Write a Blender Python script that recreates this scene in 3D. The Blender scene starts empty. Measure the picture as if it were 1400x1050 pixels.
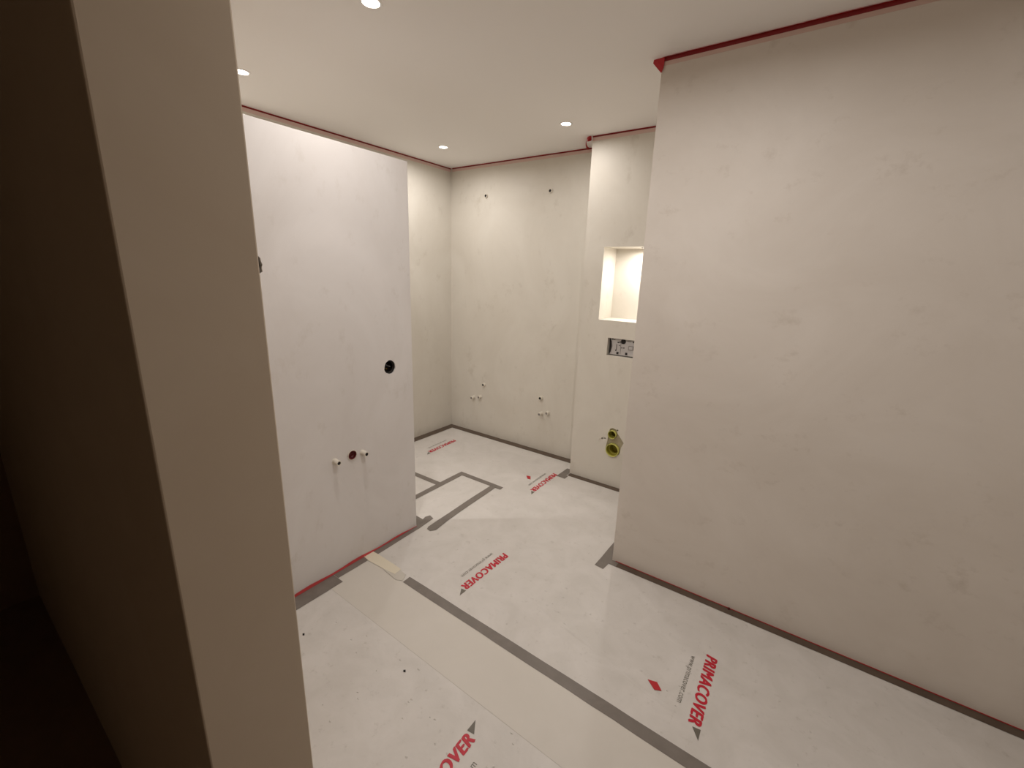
import bpy, bmesh, math, random
from mathutils import Vector, Matrix
random.seed(4)
D = bpy.data
C = bpy.context.scene.collection
S = bpy.context.scene

# ------------------------------------------------------------------ camera
cam_d = D.cameras.new('camera')
cam_d.sensor_width = 36.0
cam_d.sensor_fit = 'HORIZONTAL'
cam_d.lens = 595.24 / 1400 * 36
cam_d.clip_start = 0.02
cam = D.objects.new('camera', cam_d)
C.objects.link(cam)
F = Vector((-0.5566466, 0.7936041, -0.2456361))
R = Vector((0.8137664, 0.5803676, 0.0309472))
U = Vector((-0.1671191, 0.1826638, 0.9688680))
m = Matrix(((R.x, U.x, -F.x, 0), (R.y, U.y, -F.y, 0), (R.z, U.z, -F.z, 1.5438), (0, 0, 0, 1)))
cam.matrix_world = m
S.camera = cam

# ------------------------------------------------------------------ world and exposure
w = D.worlds.new('world')
S.world = w
w.use_nodes = True
w.node_tree.nodes['Background'].inputs[0].default_value = (0.05, 0.04, 0.03, 1)
w.node_tree.nodes['Background'].inputs[1].default_value = 0.02
S.view_settings.view_transform = 'Standard'
S.view_settings.look = 'None'
S.view_settings.gamma = 1
S.view_settings.use_curve_mapping = False
S.view_settings.exposure = -0.02

# ceiling downlights: (x, y, watts)
SPOTS = [(-2.491, 1.188, 11), (-1.475, 1.168, 6), (-2.54, 2.623, 6), (-1.491, 2.617, 3.4),
         (-0.445, 1.17, 9.5), (0.585, 1.17, 3)]      # the last two are added fill lights continuing the row, above the frame
WARM = (1.0, 0.95, 0.905)
BEAM = 0.13     # share of the light inside the narrow beam

H = 2.45        # ceiling height
XL, YB = -2.975, 3.166
XP, YP, HP = -1.847, 1.647, 2.078
XR, YR = -0.7385, 2.0886
XC, YC = -1.4554, 2.9231
XE = 1.45
YF0, YF1 = 0.155, 0.307   # front wall with the doorway
XJ, XJR = -0.65, 0.26    # jambs

# ------------------------------------------------------------------ materials
def srgb(r, g, b):
    f = lambda c: (c / 255 / 12.92) if c / 255 < 0.04045 else ((c / 255 + 0.055) / 1.055) ** 2.4
    return (f(r), f(g), f(b), 1)

def mat(name, col, rough=0.6, metal=0.0, spec=0.5):
    x = D.materials.new(name)
    x.use_nodes = True
    b = x.node_tree.nodes['Principled BSDF']
    b.inputs['Base Color'].default_value = col
    b.inputs['Roughness'].default_value = rough
    b.inputs['Metallic'].default_value = metal
    b.inputs['Specular IOR Level'].default_value = spec
    return x

def mottled(name, c1, c2, rough, scale, stretch=(1, 1, 1), bump=0.1, fine=18, bump_scale=None, c3=None, spec=0.3):
    x = mat(name, c1, rough, spec=spec)
    nt = x.node_tree; N = nt.nodes; L = nt.links
    b = N['Principled BSDF']
    tc = N.new('ShaderNodeTexCoord'); mp = N.new('ShaderNodeMapping')
    mp.inputs['Scale'].default_value = stretch
    L.new(tc.outputs['Object'], mp.inputs['Vector'])
    n1 = N.new('ShaderNodeTexNoise'); n1.inputs['Scale'].default_value = scale
    n1.inputs['Detail'].default_value = 6; n1.inputs['Roughness'].default_value = 0.62
    n1.inputs['Distortion'].default_value = 0.7
    L.new(mp.outputs[0], n1.inputs['Vector'])
    r1 = N.new('ShaderNodeValToRGB')
    r1.color_ramp.elements[0].position = 0.33; r1.color_ramp.elements[0].color = c2
    r1.color_ramp.elements[1].position = 0.66; r1.color_ramp.elements[1].color = c1
    L.new(n1.outputs['Fac'], r1.inputs[0])
    n2 = N.new('ShaderNodeTexNoise'); n2.inputs['Scale'].default_value = fine
    n2.inputs['Detail'].default_value = 8; n2.inputs['Roughness'].default_value = 0.7
    L.new(mp.outputs[0], n2.inputs['Vector'])
    r2 = N.new('ShaderNodeValToRGB')
    r2.color_ramp.elements[0].position = 0.58; r2.color_ramp.elements[0].color = (0, 0, 0, 1)
    r2.color_ramp.elements[1].position = 0.75; r2.color_ramp.elements[1].color = (1, 1, 1, 1)
    L.new(n2.outputs['Fac'], r2.inputs[0])
    mx = N.new('ShaderNodeMix'); mx.data_type = 'RGBA'
    L.new(r2.outputs[0], mx.inputs[0]); L.new(r1.outputs[0], mx.inputs[6])
    mx.inputs[7].default_value = c3 or c2
    L.new(mx.outputs[2], b.inputs['Base Color'])
    bp = N.new('ShaderNodeBump'); bp.inputs['Strength'].default_value = bump
    bp.inputs['Distance'].default_value = 0.004
    n3 = N.new('ShaderNodeTexNoise'); n3.inputs['Scale'].default_value = bump_scale or fine
    n3.inputs['Detail'].default_value = 5
    L.new(mp.outputs[0], n3.inputs['Vector'])
    L.new(n3.outputs['Fac'], bp.inputs['Height']); L.new(bp.outputs[0], b.inputs['Normal'])
    return x

M_WALL = mottled('fine_plaster', srgb(226, 222, 220), srgb(218, 213, 210), 0.5, 2.2, (1, 1, 0.7), 0.12, 9, 14, srgb(211, 205, 200))
M_WALLB = mottled('warm_plaster', srgb(224, 219, 209), srgb(216, 210, 199), 0.5, 2.2, (1, 1, 0.7), 0.12, 9, 14, srgb(207, 200, 188))
M_WALL2 = mottled('fine_plaster_right', srgb(228, 221, 213), srgb(220, 212, 203), 0.5, 1.9, (1, 1, 1.2), 0.15, 8, 12, srgb(211, 202, 192))
M_CEIL = mat('ceiling_paint', srgb(245, 242, 239), 0.9, spec=0.1)
M_JAMB = mottled('painted_jamb', srgb(210, 194, 174), srgb(206, 189, 168), 0.7, 3, bump=0.05)
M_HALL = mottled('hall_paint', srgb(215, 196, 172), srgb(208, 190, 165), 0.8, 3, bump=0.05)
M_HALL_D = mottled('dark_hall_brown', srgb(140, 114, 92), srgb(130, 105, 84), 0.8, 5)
M_FLOOR = mat('screed_floor', srgb(170, 162, 152), 0.7)
M_SHEET = mottled('mottled_cover_sheet', srgb(214, 209, 204), srgb(204, 199, 193), 0.4, 6, (1, 1, 1), 0.3, 26, 16, srgb(189, 183, 176), 0.4)
M_SHEET_S = mottled('smooth_cover_sheet', srgb(210, 204, 196), srgb(205, 199, 190), 0.4, 2, (1, 1, 1), 0.1, 10, 6, None, 0.45)
M_TAPE = mottled('grey_duct_tape', srgb(124, 116, 109), srgb(115, 107, 100), 0.42, 12, (1, 1, 1), 0.15, 60, 40, None, 0.45)
M_TAPE_B = mottled('brown_grey_tape', srgb(98, 84, 72), srgb(88, 74, 63), 0.5, 12, (1, 1, 1), 0.15, 60, 40, None, 0.3)
M_RED = mat('red_tape', srgb(182, 34, 42), 0.45)
M_REDC = mat('dark_red_ceiling_tape', srgb(134, 26, 30), 0.5)
M_PINK = mat('painted_pink_halo', srgb(218, 190, 181), 0.5)  # colour of the painted halo under the red ceiling tape
M_CREAM = mat('cream_masking_tape', srgb(222, 213, 193), 0.5)
M_SMOKE = mat('clear_tape', srgb(200, 194, 184), 0.25)
M_PRINT_R = mat('red_print', srgb(190, 24, 48), 0.4)
M_PRINT_G = mat('grey_print', srgb(104, 98, 88), 0.4)
M_PLASTIC = mat('white_plastic', srgb(222, 215, 202), 0.4)
M_DARK = mat('black_plastic', srgb(26, 20, 18), 0.6)
M_DRED = mat('dark_red_plastic', srgb(92, 12, 16), 0.5)
M_OLIVE = mat('yellow_green_plastic', srgb(206, 204, 112), 0.35)
M_OLIVE_D = mat('olive_plastic', srgb(168, 160, 58), 0.4)
M_BOARD = mottled('exposed_board', srgb(176, 166, 140), srgb(160, 150, 125), 0.8, 30)
M_PANEL = mat('grey_mechanism_plastic', srgb(190, 186, 184), 0.45)
M_PANEL_D = mat('mid_grey_plastic', srgb(140, 134, 132), 0.5)
M_BRASS = mat('brass', srgb(180, 150, 70), 0.3, 0.8)
M_LENS = D.materials.new('lamp_lens'); M_LENS.use_nodes = True
_n = M_LENS.node_tree.nodes; _b = _n['Principled BSDF']
_b.inputs['Emission Color'].default_value = (1, 0.9, 0.78, 1); _b.inputs['Emission Strength'].default_value = 12
# thin red tape lets some light through
M_REDT = D.materials.new('red_tape_flap'); M_REDT.use_nodes = True
nt = M_REDT.node_tree; nt.nodes.remove(nt.nodes['Principled BSDF'])
df = nt.nodes.new('ShaderNodeBsdfDiffuse'); tl = nt.nodes.new('ShaderNodeBsdfTranslucent'); ms = nt.nodes.new('ShaderNodeMixShader')
df.inputs[0].default_value = srgb(196, 36, 44); tl.inputs[0].default_value = srgb(230, 60, 66)
ms.inputs[0].default_value = 0.5
nt.links.new(df.outputs[0], ms.inputs[1]); nt.links.new(tl.outputs[0], ms.inputs[2])
nt.links.new(ms.outputs[0], nt.nodes['Material Output'].inputs[0])

# ------------------------------------------------------------------ helpers
def bm_box(bm, x0, x1, y0, y1, z0, z1):
    v = [bm.verts.new(p) for p in ((x0, y0, z0), (x1, y0, z0), (x1, y1, z0), (x0, y1, z0),
                                   (x0, y0, z1), (x1, y0, z1), (x1, y1, z1), (x0, y1, z1))]
    for f in ((0, 3, 2, 1), (4, 5, 6, 7), (0, 1, 5, 4), (1, 2, 6, 5), (2, 3, 7, 6), (3, 0, 4, 7)):
        bm.faces.new([v[i] for i in f])

def obj(name, bm, m, parent=None, bevel=0, smooth=False):
    if bevel:
        bmesh.ops.bevel(bm, geom=list(bm.edges), offset=bevel, segments=2, affect='EDGES', profile=0.5)
    bmesh.ops.recalc_face_normals(bm, faces=bm.faces)
    me = D.meshes.new(name); bm.to_mesh(me); bm.free()
    me.materials.append(m)
    if smooth:
        for p in me.polygons: p.use_smooth = True
    o = D.objects.new(name, me); C.objects.link(o)
    if parent: o.parent = parent
    return o

def tag(o, label, cat, group=None):
    o['label'] = label; o['category'] = cat
    if group: o['group'] = group
    return o

def empty(name, loc, label, cat, group=None):
    o = D.objects.new(name, None); o.empty_display_size = 0.05
    C.objects.link(o); o.location = loc
    return tag(o, label, cat, group)

def box(name, x0, x1, y0, y1, z0, z1, m, parent=None, bevel=0):
    bm = bmesh.new(); bm_box(bm, x0, x1, y0, y1, z0, z1)
    return obj(name, bm, m, parent, bevel)

def prism(name, pts, z0, z1, m, parent=None):
    bm = bmesh.new()
    a = [bm.verts.new((x, y, z0)) for x, y in pts]; b = [bm.verts.new((x, y, z1)) for x, y in pts]
    n = len(pts)
    bm.faces.new(a[::-1]); bm.faces.new(b)
    for i in range(n): bm.faces.new((a[i], a[(i + 1) % n], b[(i + 1) % n], b[i]))
    return obj(name, bm, m, parent)

def lathe(bm, prof, c, axis, n=28):
    """revolve (r, t) profile about axis ('x','y','z', signed by t) through c"""
    rings = []
    for r, t in prof:
        ring = []
        for i in range(n):
            a = 2 * math.pi * i / n; u, v = r * math.cos(a), r * math.sin(a)
            p = {'x': (t, u, v), 'y': (u, t, v), 'z': (u, v, t)}[axis]
            ring.append(bm.verts.new((c[0] + p[0], c[1] + p[1], c[2] + p[2])))
        rings.append(ring)
    for q, s in zip(rings, rings[1:]):
        for i in range(n): bm.faces.new((q[i], q[(i + 1) % n], s[(i + 1) % n], s[i]))
    return rings

def turned(name, prof, c, axis, m, parent=None, cap_end=False, n=28):
    bm = bmesh.new(); r = lathe(bm, prof, c, axis, n)
    if cap_end: bm.faces.new(r[-1])
    return obj(name, bm, m, parent, smooth=False)

def struct(o): o['kind'] = 'structure'; return o

def cut(o, cutters):
    for c in cutters:
        md = o.modifiers.new('cut', 'BOOLEAN'); md.operation = 'DIFFERENCE'; md.object = c; md.solver = 'EXACT'
    bpy.context.view_layer.update()
    dg = bpy.context.evaluated_depsgraph_get()
    me = D.meshes.new_from_object(o.evaluated_get(dg))
    o.modifiers.clear(); o.data = me
    for c in cutters: D.objects.remove(c, do_unlink=True)

def cyl_cutter(c, axis, r, t0, t1, n=28, jitter=0):
    bm = bmesh.new(); rr = lathe(bm, [(r, t0), (r, t1)], c, axis, n)
    if jitter:
        for i in range(n):
            k = 1 + random.uniform(-jitter, jitter)
            for ring in rr:
                v = ring[i].co; 
                d = v - Vector(c)
                for ax in range(3):
                    if 'xyz'[ax] != axis: v[ax] = c[ax] + d[ax] * k
    bm.faces.new(rr[0]); bm.faces.new(rr[1])
    return obj('cutter', bm, M_DARK)

# ------------------------------------------------------------------ structure
struct(box('floor', XL - .15, XE + .15, -1.7, YB + .45, -0.1, -0.002, M_FLOOR))
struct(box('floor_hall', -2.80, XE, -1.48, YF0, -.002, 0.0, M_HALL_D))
struct(box('ceiling', XL - .15, XE + .15, YF0, YB + .45, H, H + .1, M_CEIL))
struct(box('ceiling_hall', XL - .15, XE + .15, -1.7, YF0, H, H + .1, M_HALL))
struct(box('wall_left', XL - .12, XL, YF1, YB, 0, H, M_WALLB))
struct(box('wall_back', XL - .12, XR, YB + .06, YB + .2, 0, H, M_WALL))
wb = struct(box('wall_back_lining', XL, XC, YB, YB + .06, 0, H, M_WALLB))
wp = struct(box('wall_partition', XP - .11, XP, YF1, YP, 0, HP, M_WALL, bevel=0.0015))
wr = struct(box('wall_right', XR, XE, YR, YB + .06, 0, H, M_WALL2, bevel=0.0015))
wa = struct(box('wall_alcove', XC, XR, YC, YB + .06, 0, H, M_WALLB))
# far right wall of the room, outside the frame, and front wall with the doorway
struct(box('wall_side', XE, XE + .12, YF1, YR, 0, H, M_WALL2))
bm = bmesh.new()
bm_box(bm, XL - .12, XJ, YF0, YF1, 0, H)
struct(obj('wall_front', bm, M_JAMB, bevel=0.0025))
struct(box('wall_front_right', XJR, XE + .12, YF0, YF1, 0, H, M_JAMB, bevel=0.0025))
struct(box('wall_front_lintel', XJ, XJR, YF0, YF1, 2.12, H, M_JAMB))
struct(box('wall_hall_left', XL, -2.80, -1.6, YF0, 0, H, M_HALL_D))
struct(box('wall_hall_right', XE, XE + .12, -1.6, YF0, 0, H, M_HALL))
struct(box('wall_hall_back', XL, XE, -1.6, -1.48, 0, H, M_HALL))

# openings cut into the walls
NX0, NX1, NZ0, NZ1, NYB = -1.31, -0.885, 1.245, 1.742, 3.14
PX0, PX1, PZ0, PZ1 = -1.228, -0.985, 0.996, 1.122
nb = box('cutter', NX0, NX1, YC - .05, NYB, NZ0, NZ1, M_DARK)
pb = box('cutter', PX0, PX1, YC - .05, YC + .05, PZ0, PZ1, M_DARK)
hole = [(-1.160, .405), (-1.150, .452), (-1.128, .462), (-1.100, .455), (-1.090, .43), (-1.06, .395), (-1.036, .366),
        (-1.052, .33), (-1.062, .27), (-1.10, .25), (-1.15, .262), (-1.172, .30), (-1.163, .35)]
bm = bmesh.new()
a = [bm.verts.new((x, YC - .05, z)) for x, z in hole]; b = [bm.verts.new((x, YC + .012, z)) for x, z in hole]
bm.faces.new(a); bm.faces.new(b[::-1])
for i in range(len(hole)): bm.faces.new((a[i], a[(i + 1) % len(hole)], b[(i + 1) % len(hole)], b[i]))
hb = obj('cutter', bm, M_DARK)
cutters = [nb, pb, hb]
DX, DZ = -1.116, 0.292     # waste pipe
FX, FZ = -1.128, 0.412     # flush pipe
cutters.append(cyl_cutter((DX, YC, DZ), 'y', .0535, -.02, .14))
cutters.append(cyl_cutter((FX, YC, FZ), 'y', .0335, -.02, .12))
for x, z, r in ((-1.224, .350, .006), (-1.205, .362, .008), (-1.196, .372, .006), (-1.092, .452, .007), (-1.183, .368, .006)):
    cutters.append(cyl_cutter((x, YC, z), 'y', r, -.02, .02, 8))
cut(wa, cutters)
bm = bmesh.new()
a = [bm.verts.new((x, YC + .0085, z)) for x, z in hole]; b = [bm.verts.new((x, YC + .012, z)) for x, z in hole]
bm.faces.new(a); bm.faces.new(b[::-1])
for i in range(len(hole)): bm.faces.new((a[i], a[(i + 1) % len(hole)], b[(i + 1) % len(hole)], b[i]))
ebd = obj('exposed_board', bm, M_BOARD, wa)
cut(ebd, [cyl_cutter((DX, YC, DZ), 'y', .0535, -.02, .14), cyl_cutter((FX, YC, FZ), 'y', .0335, -.02, .12)])

H1 = (1.489, 1.038); H2 = (0.824, 1.548); H3 = (1.228, .619)
cut(wp, [cyl_cutter((XP, H1[0], H1[1]), 'x', .037, -.06, .02, jitter=.05),
         cyl_cutter((XP, H2[0], H2[1]), 'x', .059, -.05, .02, jitter=.07),
         cyl_cutter((XP, H3[0], H3[1]), 'x', .026, -.06, .02, 16, jitter=.08)])

# ------------------------------------------------------------------ floor cover sheets
def sheet(name, pts, z0, z1, m, label):
    return tag(prism(name, pts, z0, z1, m), label, 'cover sheet')
def ty(x): return 1.262 - 0.0185 * (x + 1.52)         # centre line of the long tape in front
far = sheet('floor_cover_sheet', [(XL, 1.25), (XE, 1.22), (XE, YR), (XR, YR), (XR, YC), (XC, YC), (XC, YB), (XL, YB)], -.002, .0,
            M_SHEET, 'white printed floor cover sheet behind the long grey tape, reaching the far corner')
mid = sheet('floor_cover_sheet', [(XP, 1.01), (XE, 0.95), (XE, 1.255), (XP, 1.275)], .0001, .0010,
            M_SHEET_S, 'smooth unprinted pale strip between the long grey tape and the mottled near sheet')
near = sheet('floor_cover_sheet', [(XP, YF1), (XJ, YF1), (XJ, YF0), (XJR, YF0), (XJR, YF1), (XE, YF1), (XE, .96), (-.403, 1.015), (-1.692, 1.064), (XP, 1.07)], -.002, .0002,
             M_SHEET, 'mottled white floor cover sheet nearest the doorway with upside-down red print')

def to_mesh_obj(name, cu, m, parent):
    t = D.objects.new('t', cu); C.objects.link(t)
    bpy.context.view_layer.update()
    dg = bpy.context.evaluated_depsgraph_get()
    me = D.meshes.new_from_object(t.evaluated_get(dg))
    D.objects.remove(t, do_unlink=True)
    me.materials.clear(); me.materials.append(m)
    return me

def text_part(name, body, x_start, y_start, z, cap, length, m, parent, flip=False, bold=0.0, shear=0.0, rot=0.0):
    """text lying on the floor; reads towards -Y (tops to +X), or +Y when flipped; baseline starts at (x_start, y_start)"""
    cu = D.curves.new('t', 'FONT'); cu.body = body; cu.size = 1; cu.offset = 0; cu.shear = shear
    cu.resolution_u = 4; cu.fill_mode = 'FRONT'; cu.space_character = 1.0 + bold * 8
    me = to_mesh_obj(name, cu, m, parent)
    if bold > .01:      # heavy face: the strokes are thickened by shifted copies
        b2 = bmesh.new()
        for dx, dy in ((0, 0), (.06, 0), (-.06, 0), (.03, .025), (-.03, -.025)):
            n0 = len(b2.verts); b2.from_mesh(me); b2.verts.ensure_lookup_table()
            for v in b2.verts[n0:]: v.co.x += dx; v.co.y += dy; v.co.z = -.00013 * n0 / max(1, len(me.vertices))
        m0 = me.materials[0]; b2.to_mesh(me); b2.free()
    xs = [v.co.x for v in me.vertices]; ys = [v.co.y for v in me.vertices]
    x0, x1, y1 = min(xs), max(xs), max(ys)
    y0 = min(ys) if body.isupper() else 0
    ang = (math.pi / 2 if flip else -math.pi / 2) + rot
    ca, sa = math.cos(ang), math.sin(ang)
    for v in me.vertices:
        u = (v.co.x - x0) / (x1 - x0) * length; q = (v.co.y - y0) / (y1 - y0) * cap
        v.co = (x_start + u * ca - q * sa, y_start + u * sa + q * ca, z + v.co.z)
    o = D.objects.new(name, me); C.objects.link(o); o.parent = parent
    return o

def print_block(x, y, parent, z, flip=False, rot=0.0, tri=True):
    """x,y: baseline point where the word starts"""
    text_part('printed_word', 'PRIMACOVER', x, y, z + .0005, .046, .352, M_PRINT_R, parent, flip, .012, .18, rot)
    s = -1 if flip else 1
    ang = (math.pi / 2 if flip else -math.pi / 2) + rot
    ca, sa = math.cos(ang), math.sin(ang)
    def P(u, q): return (x + u * ca - q * sa, y + u * sa + q * ca)
    wx, wy = P(.045, -.052)
    text_part('printed_web_address', 'www.primacover.com', wx, wy, z, .021, .25, M_PRINT_G, parent, flip, .006, 0, rot)
    prism('printed_triangle', [P(.362, .018), P(.358, .046), P(.403, .046)], z - .0002, z + .0006, M_PRINT_G, parent)

print_block(-1.262, 1.765, far, .0008, rot=-.03)
print_block(-0.166, 1.742, far, .0008, rot=.03)
print_block(-1.560, 2.838, far, .0008, rot=.02)
print_block(-2.665, 2.858, far, .0008, rot=.05)
print_block(-0.722, .885 - .352, near, .0010, flip=True)

# creases in the film: low ridges
def ridge(name, pts, wd, h, z, parent):
    bm = bmesh.new(); prev = None
    n = len(pts)
    for i, (x, y) in enumerate(pts):
        a = Vector(pts[max(i - 1, 0)]); c = Vector(pts[min(i + 1, n - 1)]); d = (c - a).normalized()
        nx, ny = -d.y, d.x
        k = math.sin(math.pi * (i + .3) / (n - .4)) 
        k = max(k, .05) * random.uniform(.6, 1.2)
        row = [bm.verts.new((x - nx * wd * 1.0, y - ny * wd, z)), bm.verts.new((x, y, z + h * k)), bm.verts.new((x + nx * wd * 1.6, y + ny * wd * 1.6, z))]
        if prev:
            bm.faces.new((prev[0], prev[1], row[1], row[0])); bm.faces.new((prev[1], prev[2], row[2], row[1]))
        prev = row
    return obj(name, bm, M_SHEET, parent, smooth=True)
def wob(p, q, n, amp):
    out = []
    ph = random.uniform(0, 6)
    for i in range(n):
        t = i / (n - 1)
        out.append((p[0] + (q[0] - p[0]) * t + random.uniform(-amp, amp) * .4, p[1] + (q[1] - p[1]) * t + amp * math.sin(ph + 7 * t)))
    return out
ridge('crease', wob((-1.008, 1.572), (-.46, 1.445), 16, .005), .007, .0034, .0002, far)
ridge('crease', wob((-.50, 1.452), (-.20, 1.392), 10, .004), .006, .003, .0002, far)
ridge('crease', wob((.02, 1.74), (.35, 1.68), 10, .006), .007, .002, .0002, far)
ridge('crease', wob((-1.30, 1.95), (-1.02, 1.84), 9, .008), .007, .0015, .0002, far)
ridge('crease', wob((-2.0, 1.75), (-1.95, 2.25), 9, .005), .007, .0015, .0002, far)
# little blisters in the film that catch the light
bm = bmesh.new()
def blister(x, y, r, z):
    c = bm.verts.new((x, y, z + .0025))
    k = [bm.verts.new((x + r * math.cos(a) * random.uniform(.6, 1.4), y + r * math.sin(a) * random.uniform(.4, 1.1), z)) for a in [i * math.pi / 3 for i in range(6)]]
    for i in range(6): bm.faces.new((c, k[i], k[(i + 1) % 6]))
for i in range(26): blister(random.gauss(-1.05, .35), random.gauss(1.6, .18), random.uniform(.004, .010), .0002)
for i in range(14): blister(random.uniform(-.6, .3), random.uniform(1.35, 1.9), random.uniform(.004, .009), .0002)
o = obj('film_blisters', bm, M_SHEET, far); o['kind'] = 'stuff'
bm = bmesh.new()
for i in range(40): blister(random.gauss(-.95, .4), random.uniform(.6, .98), random.uniform(.003, .007), .0004)
o = obj('film_blisters', bm, M_SHEET, near); o['kind'] = 'stuff'

# ------------------------------------------------------------------ tapes
TZ = [0.0]
def tape(pts, label, z=0.0012, m=None, name='tape_strip', group=None, ragged=True):
    TZ[0] = (TZ[0] + .00012) % .0008
    z += TZ[0]
    out = []
    n = len(pts)
    for i, p in enumerate(pts):
        q = pts[(i + 1) % n]; p = Vector(p); q = Vector(q); L = (q - p).length
        k = max(1, int(L / .09)) if ragged else 1
        nx = Vector((-(q - p).y, (q - p).x)) / max(L, 1e-6)
        out.append(tuple(p))
        for j in range(1, k):
            s = p + (q - p) * (j / k) + nx * random.uniform(-.0012, .0012)
            out.append(tuple(s))
    return tag(prism(name, out, z - .0007, z, m or M_TAPE), label, 'tape', group)
def rect(x0, x1, y0, y1): return [(x0, y0), (x1, y0), (x1, y1), (x0, y1)]

tape([(-1.521, 1.256), (-1.105, 1.247), (XE, 1.195), (XE, 1.243), (-.51, 1.285), (-1.523, 1.303)],
     'long straight grey tape strip crossing the floor from lower right', .0022)
tape(rect(XP, -1.762, .31, 1.073), 'wide near piece of grey tape along the partition foot', .0022)
tape(rect(XP, -1.804, 1.075, 1.262), 'narrow middle piece of grey tape along the partition foot, before the cream tape', .0024)
tape([(XP, 1.316), (-1.806, 1.316), (-1.815, 1.64), (-1.828, 1.772), (-1.870, 1.785), (-1.882, 1.755), (-1.866, 1.70), (-1.85, 1.648), (XP, 1.6)],
     'grey tape at the partition foot running past its free corner', .0014)
tape([(-1.96, 1.65), (-1.85, 1.65), (-1.85, 1.722), (-1.96, 1.728)], 'short grey tape across the end of the partition', .0018)
tape(rect(-.705, XE, 2.046, YR), 'grey tape along the foot of the large right wall', .0014, M_TAPE_B)
tape([(-.80, 1.99), (-.748, 1.985), (-.742, 2.05), (-.7385, 2.089), (-.7385, 2.9), (-.79, 2.9)], 'short grey tape turning round the near corner of the right wall', .0012)
tape([(-.742, 2.046), (-.70, 2.046), (-.70, 2.0886), (-.742, 2.0886)], 'small grey tape patch at the right wall corner', .0022)
tape(rect(-1.45, -.79, 2.873, YC), 'grey tape along the foot of the alcove wall with the toilet pipes', .0014, M_TAPE_B)
tape([(-1.512, 2.812), (-1.437, 2.808), (-1.437, 2.86), (XC, 2.87), (XC, 2.985), (-1.512, 2.985)], 'stubby grey tape at the outer corner of the alcove wall', .0018)
tape(rect(-2.92, -1.500, 3.096, YB), 'grey tape along the foot of the back wall', .0014, M_TAPE_B)
tape(rect(XL, -2.90, YF1, 3.166), 'grey tape along the foot of the far left wall', .0018, M_TAPE_B)
# shower tray outline
tape([(-1.784, 1.684), (-1.772, 1.664), (-1.743, 1.660), (-1.721, 1.690), (-1.738, 1.811), (-1.755, 2.066), (-1.771, 2.37), (-1.818, 2.37), (-1.807, 2.087), (-1.790, 1.782)], 'grey tape bar with free rounded end near the partition corner', .0018)
tape([(-2.145, 2.35), (-1.728, 2.348), (-1.722, 2.36), (-1.728, 2.392), (-2.145, 2.396)], 'far cross bar of the taped rectangle on the floor', .0014)
tape(rect(-2.145, -2.098, 1.68, 2.36), 'inner long bar of the taped rectangle on the floor', .0022)
tape(rect(-2.90, -2.14, 2.112, 2.158), 'grey tape running from the taped rectangle towards the far left wall', .0014)
# masking tape piece
tape([(-1.85, 1.262), (-1.80, 1.255), (-1.66, 1.262), (-1.60, 1.27), (-1.605, 1.315), (-1.66, 1.318), (-1.80, 1.322), (-1.85, 1.32)],
     'cream masking tape patch between partition and long grey tape', .0030, M_CREAM)
tape([(-1.67, 1.256), (-1.56, 1.244), (-1.53, 1.262), (-1.55, 1.302), (-1.64, 1.312)],
     'crumpled translucent tape piece beside the cream patch', .0026, M_SMOKE)
# red scraps
tag(prism('tape_scrap', [(-.327, 1.468), (-.293, 1.478), (-.268, 1.452), (-.292, 1.440)], .0012, .0030, M_RED),
    'bright red tape scrap lying near the right-hand print', 'tape')
tag(prism('tape_scrap', [(-1.70, 2.662), (-1.668, 2.672), (-1.640, 2.63), (-1.665, 2.625)], .0012, .0030, M_RED),
    'tiny red tape scrap lying in front of the alcove', 'tape')
tag(prism('plaster_crumb', [(-1.125, .915), (-1.120, .911), (-1.113, .916), (-1.118, .921)], .0004, .005, M_DARK),
    'small dark crumb on the near sheet left of the long tape', 'debris')
tag(prism('plaster_crumb', [(-1.607, .772), (-1.602, .770), (-1.597, .775), (-1.603, .779)], .0004, .006, M_DARK),
    'small dark crumb on the near sheet beside the door jamb', 'debris')
tag(prism('plaster_crumb', [(-.142, 2.078), (-.136, 2.075), (-.132, 2.082), (-.138, 2.085)], .003, .012, M_DRED),
    'dark red crumb on the tape at the right wall foot', 'debris')

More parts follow.
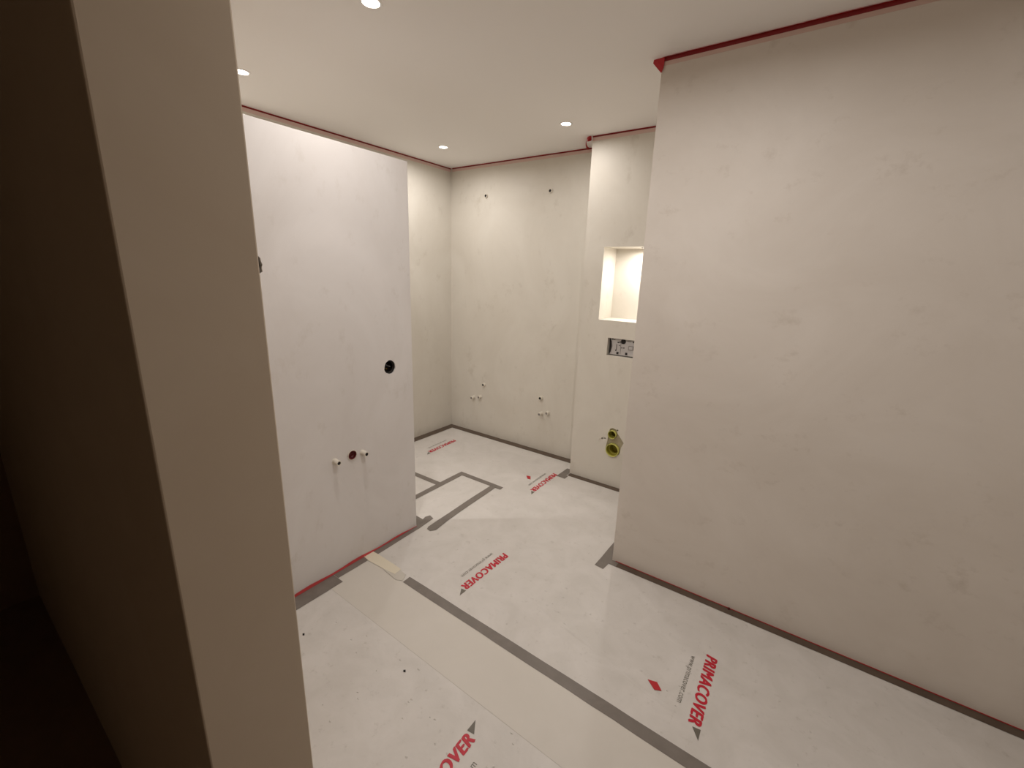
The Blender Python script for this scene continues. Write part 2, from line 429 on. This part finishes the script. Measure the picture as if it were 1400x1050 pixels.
# red painter's tape along the ceiling: band on the wall with a flap leaning off it
def red_top(axis, a, b, w_, sgn, label, wd=.009, flap=.006, halo=.022):
    """axis 'y': wall runs along Y at x=w_; sgn = side the room is on"""
    t = empty('red_tape', ((w_, (a + b) / 2, H) if axis == 'y' else ((a + b) / 2, w_, H)), label, 'tape', 'red ceiling tapes')
    del t['group']
    off = Vector(t.location)
    bm = bmesh.new(); bm2 = bmesh.new()
    n = max(2, int((b - a) / .12)); prev = None
    if axis == 'y': bm_box(bm, min(w_, w_ + sgn * .0015), max(w_, w_ + sgn * .0015), a, b, H - wd, H)
    else: bm_box(bm, a, b, min(w_, w_ + sgn * .0015), max(w_, w_ + sgn * .0015), H - wd, H)
    for i in range(n + 1):
        s = a + (b - a) * i / n
        f = flap * random.uniform(.8, 1.2); dz = random.uniform(.35, .9) * f
        if axis == 'y': row = [bm2.verts.new((w_ + sgn * .0016, s, H - .0006)), bm2.verts.new((w_ + sgn * f, s, H - .001 - dz * .5))]
        else: row = [bm2.verts.new((s, w_ + sgn * .0016, H - .0006)), bm2.verts.new((s, w_ + sgn * f, H - .001 - dz * .5))]
        if prev: bm2.faces.new((prev[0], prev[1], row[1], row[0]))
        prev = row
    for q in (bm, bm2):
        for v in q.verts: v.co -= off
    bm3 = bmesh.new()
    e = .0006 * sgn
    if axis == 'y': bm_box(bm3, min(w_, w_ + e), max(w_, w_ + e), a, b, H - wd - halo, H - wd)
    else: bm_box(bm3, a, b, min(w_, w_ + e), max(w_, w_ + e), H - wd - halo, H - wd)
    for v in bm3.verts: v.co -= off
    obj('halo_strip', bm3, M_PINK, t)  # pink halo below the tape, painted as a pale strip on the wall
    obj('tape_band', bm, M_REDC, t); obj('tape_flap', bm2, M_REDT, t)
    return t
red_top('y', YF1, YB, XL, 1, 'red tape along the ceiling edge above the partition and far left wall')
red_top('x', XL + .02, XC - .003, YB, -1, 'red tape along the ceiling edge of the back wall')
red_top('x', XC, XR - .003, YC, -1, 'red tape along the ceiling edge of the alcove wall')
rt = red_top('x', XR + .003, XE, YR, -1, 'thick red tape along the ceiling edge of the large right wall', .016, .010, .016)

# folded flag of tape at the right wall corner
bm = bmesh.new()
v = [bm.verts.new(p) for p in ((XR + .012, YR - .006, H - .002), (XR - .035, YR - .004, H - .002), (XR - .038, YR - .003, H - .014), (XR + .001, YR - .003, H - .058), (XR + .010, YR - .006, H - .040))]
bm.faces.new(v)
ext = bmesh.ops.extrude_face_region(bm, geom=list(bm.faces))
for e in ext['geom']:
    if isinstance(e, bmesh.types.BMVert): e.co.y -= .0015
tag(obj('tape_flag', bm, M_RED), 'folded red tape end jutting from the top corner of the right wall', 'tape')

# dangling curl at the alcove corner
bm = bmesh.new(); prev = None
CP = [(-1.458, 2.906), (-1.470, 2.899), (-1.486, 2.906), (-1.504, 2.932), (-1.523, 2.968), (-1.545, 3.012), (-1.566, 3.060), (-1.585, 3.110), (-1.597, 3.160)]
for i, (x, y) in enumerate(CP):
    z = H - .0015 - .006 * math.sin(math.pi * i / 8)
    row = [bm.verts.new((x, y, z)), bm.verts.new((x - .004, y - .003, z - .015 - .003 * (i % 2)))]
    if prev: bm.faces.new((prev[0], prev[1], row[1], row[0]))
    prev = row
c1 = obj('tape_curl', bm, M_RED); tag(c1, 'curling loose red tape hanging at the alcove wall top corner', 'tape')
bm = bmesh.new()
prev = None
for i in range(9):
    a = i / 8 * 4.6
    row = [bm.verts.new((XC - .012 + .013 * math.cos(a), YC - .022 + .01 * math.sin(a), H - .003 - .0008 * i)), bm.verts.new((XC - .012 + .015 * math.cos(a), YC - .022 + .012 * math.sin(a), H - .026 - .0015 * i))]
    if prev: bm.faces.new((prev[0], prev[1], row[1], row[0]))
    prev = row
obj('tape_knot', bm, M_RED, c1)

# red tape at the feet of walls
bm = bmesh.new(); prev = None
for i in range(24):
    y = .31 + (YP - .31) * i / 23
    h = .017 + .004 * math.sin(i * 1.3) - .010 * max(0, (y - 1.2) / .45)
    row = [bm.verts.new((XP, y, .002)), bm.verts.new((XP + .0015, y, h)), bm.verts.new((XP + .004, y, .0035))]
    if prev: bm.faces.new((prev[0], prev[1], row[1], row[0])); bm.faces.new((prev[1], prev[2], row[2], row[1]))
    prev = row
tag(obj('red_tape', bm, mat('faded_red_tape', srgb(200, 72, 74), .5)), 'red tape peeking out along the foot of the partition', 'tape')
bm = bmesh.new(); bm_box(bm, XR + .02, XE, YR - .0015, YR, .0024, .0058)
tag(obj('red_tape', bm, M_RED), 'thin red tape line along the foot of the right wall', 'tape')

# ------------------------------------------------------------------ ceiling downlights
LB = ['recessed ceiling downlight at the left, half hidden by the door jamb', 'recessed ceiling downlight nearest the camera at the top edge',
      'recessed ceiling downlight above the far left corner', 'recessed ceiling downlight in front of the alcove wall',
      'added unseen fill downlight before the left end of the large right wall', 'added unseen fill downlight farthest right before the large right wall']
for (x, y, watt), lb in zip(SPOTS, LB):
    t = empty('downlight', (x, y, H), lb, 'ceiling light')
    turned('trim_ring', [(.030, -.0005), (.031, -.003), (.039, -.003), (.042, 0)], (0, 0, 0), 'z', M_CEIL, t)
    bm = bmesh.new(); r = lathe(bm, [(.030, -.0008), (.020, -.0028), (.0005, -.0036)], (0, 0, 0), 'z')
    obj('lens', bm, M_LENS, t, smooth=True)
    ld = D.lights.new('beam_lamp', 'SPOT'); ld.energy = watt * BEAM * 6
    ld.color = WARM; ld.spot_size = math.radians(62); ld.spot_blend = .25; ld.shadow_soft_size = .02
    lo = D.objects.new('beam_lamp', ld); C.objects.link(lo); lo.parent = t; lo.location = (0, 0, -.022)
    ld = D.lights.new('spill_lamp', 'AREA'); ld.shape = 'DISK'; ld.size = .06; ld.energy = watt * (1 - BEAM)
    ld.color = WARM; ld.spread = math.radians(172)
    lo = D.objects.new('spill_lamp', ld); C.objects.link(lo); lo.parent = t; lo.location = (0, 0, -.012)

# unseen fill lamp added behind the camera to brighten the hall wall and jamb
t = empty('hall_fill', (.35, -1.0, H), 'added dim fill light in the hall ceiling behind the camera', 'ceiling light')
turned('trim_ring', [(.030, -.0005), (.031, -.003), (.039, -.003), (.042, 0)], (0, 0, 0), 'z', M_CEIL, t)
turned('lens', [(.030, -.0008), (.0005, -.003)], (0, 0, 0), 'z', M_PLASTIC, t)
ld = D.lights.new('hall_fill_lamp', 'AREA'); ld.shape = 'DISK'; ld.size = .06; ld.energy = .72; ld.color = (1, .82, .62)
lo = D.objects.new('hall_fill_lamp', ld); C.objects.link(lo); lo.parent = t; lo.location = (0, 0, -.012)

# niche light
t = empty('niche_light', (-1.045, 3.02, NZ1), 'small round recessed light in the top of the wall niche', 'ceiling light')
turned('trim_ring', [(.026, -.0005), (.027, -.004), (.035, -.004), (.038, 0)], (0, 0, 0), 'z', M_PANEL, t)
bm = bmesh.new(); lathe(bm, [(.026, -.001), (.015, -.003), (.0005, -.004)], (0, 0, 0), 'z'); obj('lens', bm, M_LENS, t, smooth=True)
ld = D.lights.new('niche_lamp', 'AREA'); ld.shape = 'DISK'; ld.size = .05; ld.energy = 2.6; ld.color = WARM
lo = D.objects.new('niche_lamp', ld); C.objects.link(lo); lo.parent = t; lo.location = (0, 0, -.02)

# ------------------------------------------------------------------ flush mechanism in the small opening
t = empty('flush_mechanism', (-1.107, YC + .04, 1.06), 'grey flush valve board in the rectangular opening below the niche', 'plumbing')
def loc(bm):
    for v in bm.verts: v.co -= t.location
    return bm
def lbox(name, x0, x1, y0, y1, z0, z1, m, bev=0):
    bm = bmesh.new(); bm_box(bm, x0, x1, y0, y1, z0, z1); return obj(name, loc(bm), m, t, bev)
yb = YC + .022
lbox('backing', PX0 + .002, PX1 - .002, YC + .044, YC + .049, PZ0 + .002, PZ1 - .002, M_DARK)
ol = [(PX0 + .011, PZ0 + .008), (PX1 - .004, PZ0 + .008), (PX1 - .004, PZ1 - .005), (PX0 + .013, PZ1 - .005)]
ol += [(PX0 + .016 + .014 * math.sin(math.pi * k / 8), PZ1 - .012 - k * .012) for k in range(1, 9)]
bm = bmesh.new()
a = [bm.verts.new((x, yb, z)) for x, z in ol]; b = [bm.verts.new((x, yb + .008, z)) for x, z in ol]
bm.faces.new(a); bm.faces.new(b[::-1])
for i in range(len(ol)): bm.faces.new((a[i], a[(i + 1) % len(ol)], b[(i + 1) % len(ol)], b[i]))
obj('panel', loc(bm), M_PANEL, t)
bm = bmesh.new(); lathe(bm, [(.0175, 0), (.0175, -.004), (.013, -.004), (.012, -.001), (.0005, -.001)], (-1.118, yb, 1.104), 'y'); obj('valve_hub', loc(bm), M_DARK, t)
for x, z in ((-1.155, 1.018), (-1.090, 1.020), (-1.030, 1.020)): lbox('socket', x - .008, x + .008, yb - .0012, yb + .001, z - .009, z + .008, M_DARK)
lbox('push_button', -1.078, -1.040, yb - .006, yb + .001, 1.050, 1.078, M_PANEL_D, .002)
lbox('button_face', -1.072, -1.046, yb - .008, yb - .005, 1.054, 1.074, M_PANEL, .001)
for x, z, sx, sz in ((-1.198, 1.113, .005, .004), (-1.184, 1.112, .004, .003), (-1.126, 1.058, .004, .004), (-1.111, 1.059, .004, .004), (-1.165, 1.060, .002, .022),
                     (-1.169, 1.036, .004, .005), (-1.155, 1.094, .006, .004), (-1.142, 1.098, .003, .006), (-1.145, 1.074, .006, .002), (-1.075, 1.108, .014, .0015), (-1.046, 1.106, .004, .005)):
    lbox('slot', x - sx, x + sx, yb - .0010, yb + .001, z - sz, z + sz, M_DARK)
for x in (-1.205, -1.135): lbox('rib', x - .0012, x + .0012, yb - .003, yb + .001, 1.012, 1.10, M_PANEL_D)

# ------------------------------------------------------------------ toilet waste and flush pipes
def pipe(name, x, z, r, depth, label, ring_m):
    t = empty(name, (x, YC, z), label, 'pipe')
    turned('pipe_rim', [(r * .88, .02), (r * .89, -.010), (r * .92, -.013), (r * .98, -.013), (r, -.009), (r, .03)], (0, 0, 0), 'y', ring_m, t)
    turned('pipe_bore', [(r * .88, .0), (r * .87, depth * .30), (r * .74, depth * .33), (r * .70, depth * .7), (.0004, depth * .7)], (0, 0, 0), 'y', M_OLIVE_D, t)
    return t
pipe('waste_pipe', DX, DZ, .051, .11, 'wide yellow-green waste pipe at the foot of the alcove wall', M_OLIVE)
pipe('flush_pipe', FX, FZ, .032, .10, 'small yellow-green flush pipe just above the wide waste pipe', M_OLIVE)
for x, z in ((-1.224, .350), (-1.196, .372)):
    t = turned('wall_plug', [(.0052, 0), (.0052, -.002), (.003, -.002), (.003, .006), (.0003, .006)], (x, YC, z), 'y', M_PLASTIC, None, n=10)
    tag(t, 'tiny white wall plug left of the flush pipe, ' + ('outer one' if x < -1.21 else 'inner one'), 'fixing')

# ------------------------------------------------------------------ stubs with open bore
def stub(x, y, z, axis, sgn, r, ln, label, m=M_PLASTIC, inner=M_DARK, collar=True):
    t = empty('water_outlet', (x, y, z), label, 'pipe')
    s = sgn
    turned('pipe_body', [(r * 1.0, 0), (r, s * ln * .9), (r * .92, s * ln), (r * .66, s * ln), (r * .62, s * ln * .3)], (0, 0, 0), axis, m, t, n=20)
    turned('pipe_bore', [(r * .655, s * (ln - .001)), (r * .62, s * (ln - .004)), (.0003, s * (ln - .004))], (0, 0, 0), axis, inner, t, n=20)
    if collar: turned('wall_collar', [(r * 1.02, s * .003), (r * 1.15, s * .002), (r * 1.2, s * .0)], (0, 0, 0), axis, m, t, n=20)
    return t
stub(XP, 1.130, .617, 'x', 1, .0135, .036, 'white water outlet on the partition, left of the red drain')
stub(XP, 1.290, .611, 'x', 1, .0135, .036, 'white water outlet on the partition, right of the red drain')
stub(-2.555, YB, 2.189, 'y', -1, .017, .012, 'white outlet high on the back wall, left one', collar=False)
stub(-1.908, YB, 2.182, 'y', -1, .017, .012, 'white outlet high on the back wall, right one', collar=False)
stub(-2.549, YB, .500, 'y', -1, .016, .018, 'small single white outlet low on the back wall, left')
stub(-1.903, YB, .492, 'y', -1, .018, .022, 'small single white outlet low on the back wall, right')
for x, z, lb in ((-2.672, .352, 'outer pipe of the low left pair on the back wall'), (-2.592, .370, 'inner pipe of the low left pair on the back wall'),
                 (-1.890, .352, 'outer pipe of the low right pair on the back wall'), (-1.825, .372, 'inner pipe of the low right pair on the back wall')):
    stub(x, YB, z, 'y', -1, .016, .045 if 'outer' in lb else .03, 'capped white ' + lb, M_PLASTIC, M_PANEL_D)
# drain in the partition
t = empty('drain_outlet', (XP, H3[0], H3[1]), 'dark red drain hole between the two partition outlets', 'pipe')
turned('drain_ring', [(.024, -.03), (.024, .003), (.020, .004), (.019, -.03)], (0, 0, 0), 'x', M_DRED, t)
turned('drain_plug', [(.0195, -.006), (.012, -.012), (.0004, -.012)], (0, 0, 0), 'x', M_DRED, t)
turned('rim', [(.0255, .0), (.028, .003), (.024, .0045), (.0235, .0)], (0, 0, 0), 'x', M_PLASTIC, t)
# boxes in the partition
for (y, z), r, lb in ((H1, .036, 'round black wiring box in the partition near its free edge'), (H2, .050, 'rough round wiring hole in the partition beside the door jamb')):
    t = empty('wiring_box', (XP, y, z), lb, 'electrical box')
    turned('box_cup', [(r * .97, -.004), (r * .97, -.045), (.0004, -.045)], (0, 0, 0), 'x', M_DARK, t)
    turned('inner_ring', [(r * .97, -.012), (r * .80, -.014), (r * .80, -.018)], (0, 0, 0), 'x', M_DARK, t)
    for k in range(3):
        bm = bmesh.new(); a0 = 2.2 * k
        lathe(bm, [(.0022, -.045), (.0022, -.014 - .004 * k), (.0003, -.014 - .004 * k)], (0, .012 * math.cos(a0), .012 * math.sin(a0)), 'x', 8)
        obj('cable', bm, (M_PANEL, M_PANEL_D, M_BRASS)[k], t)
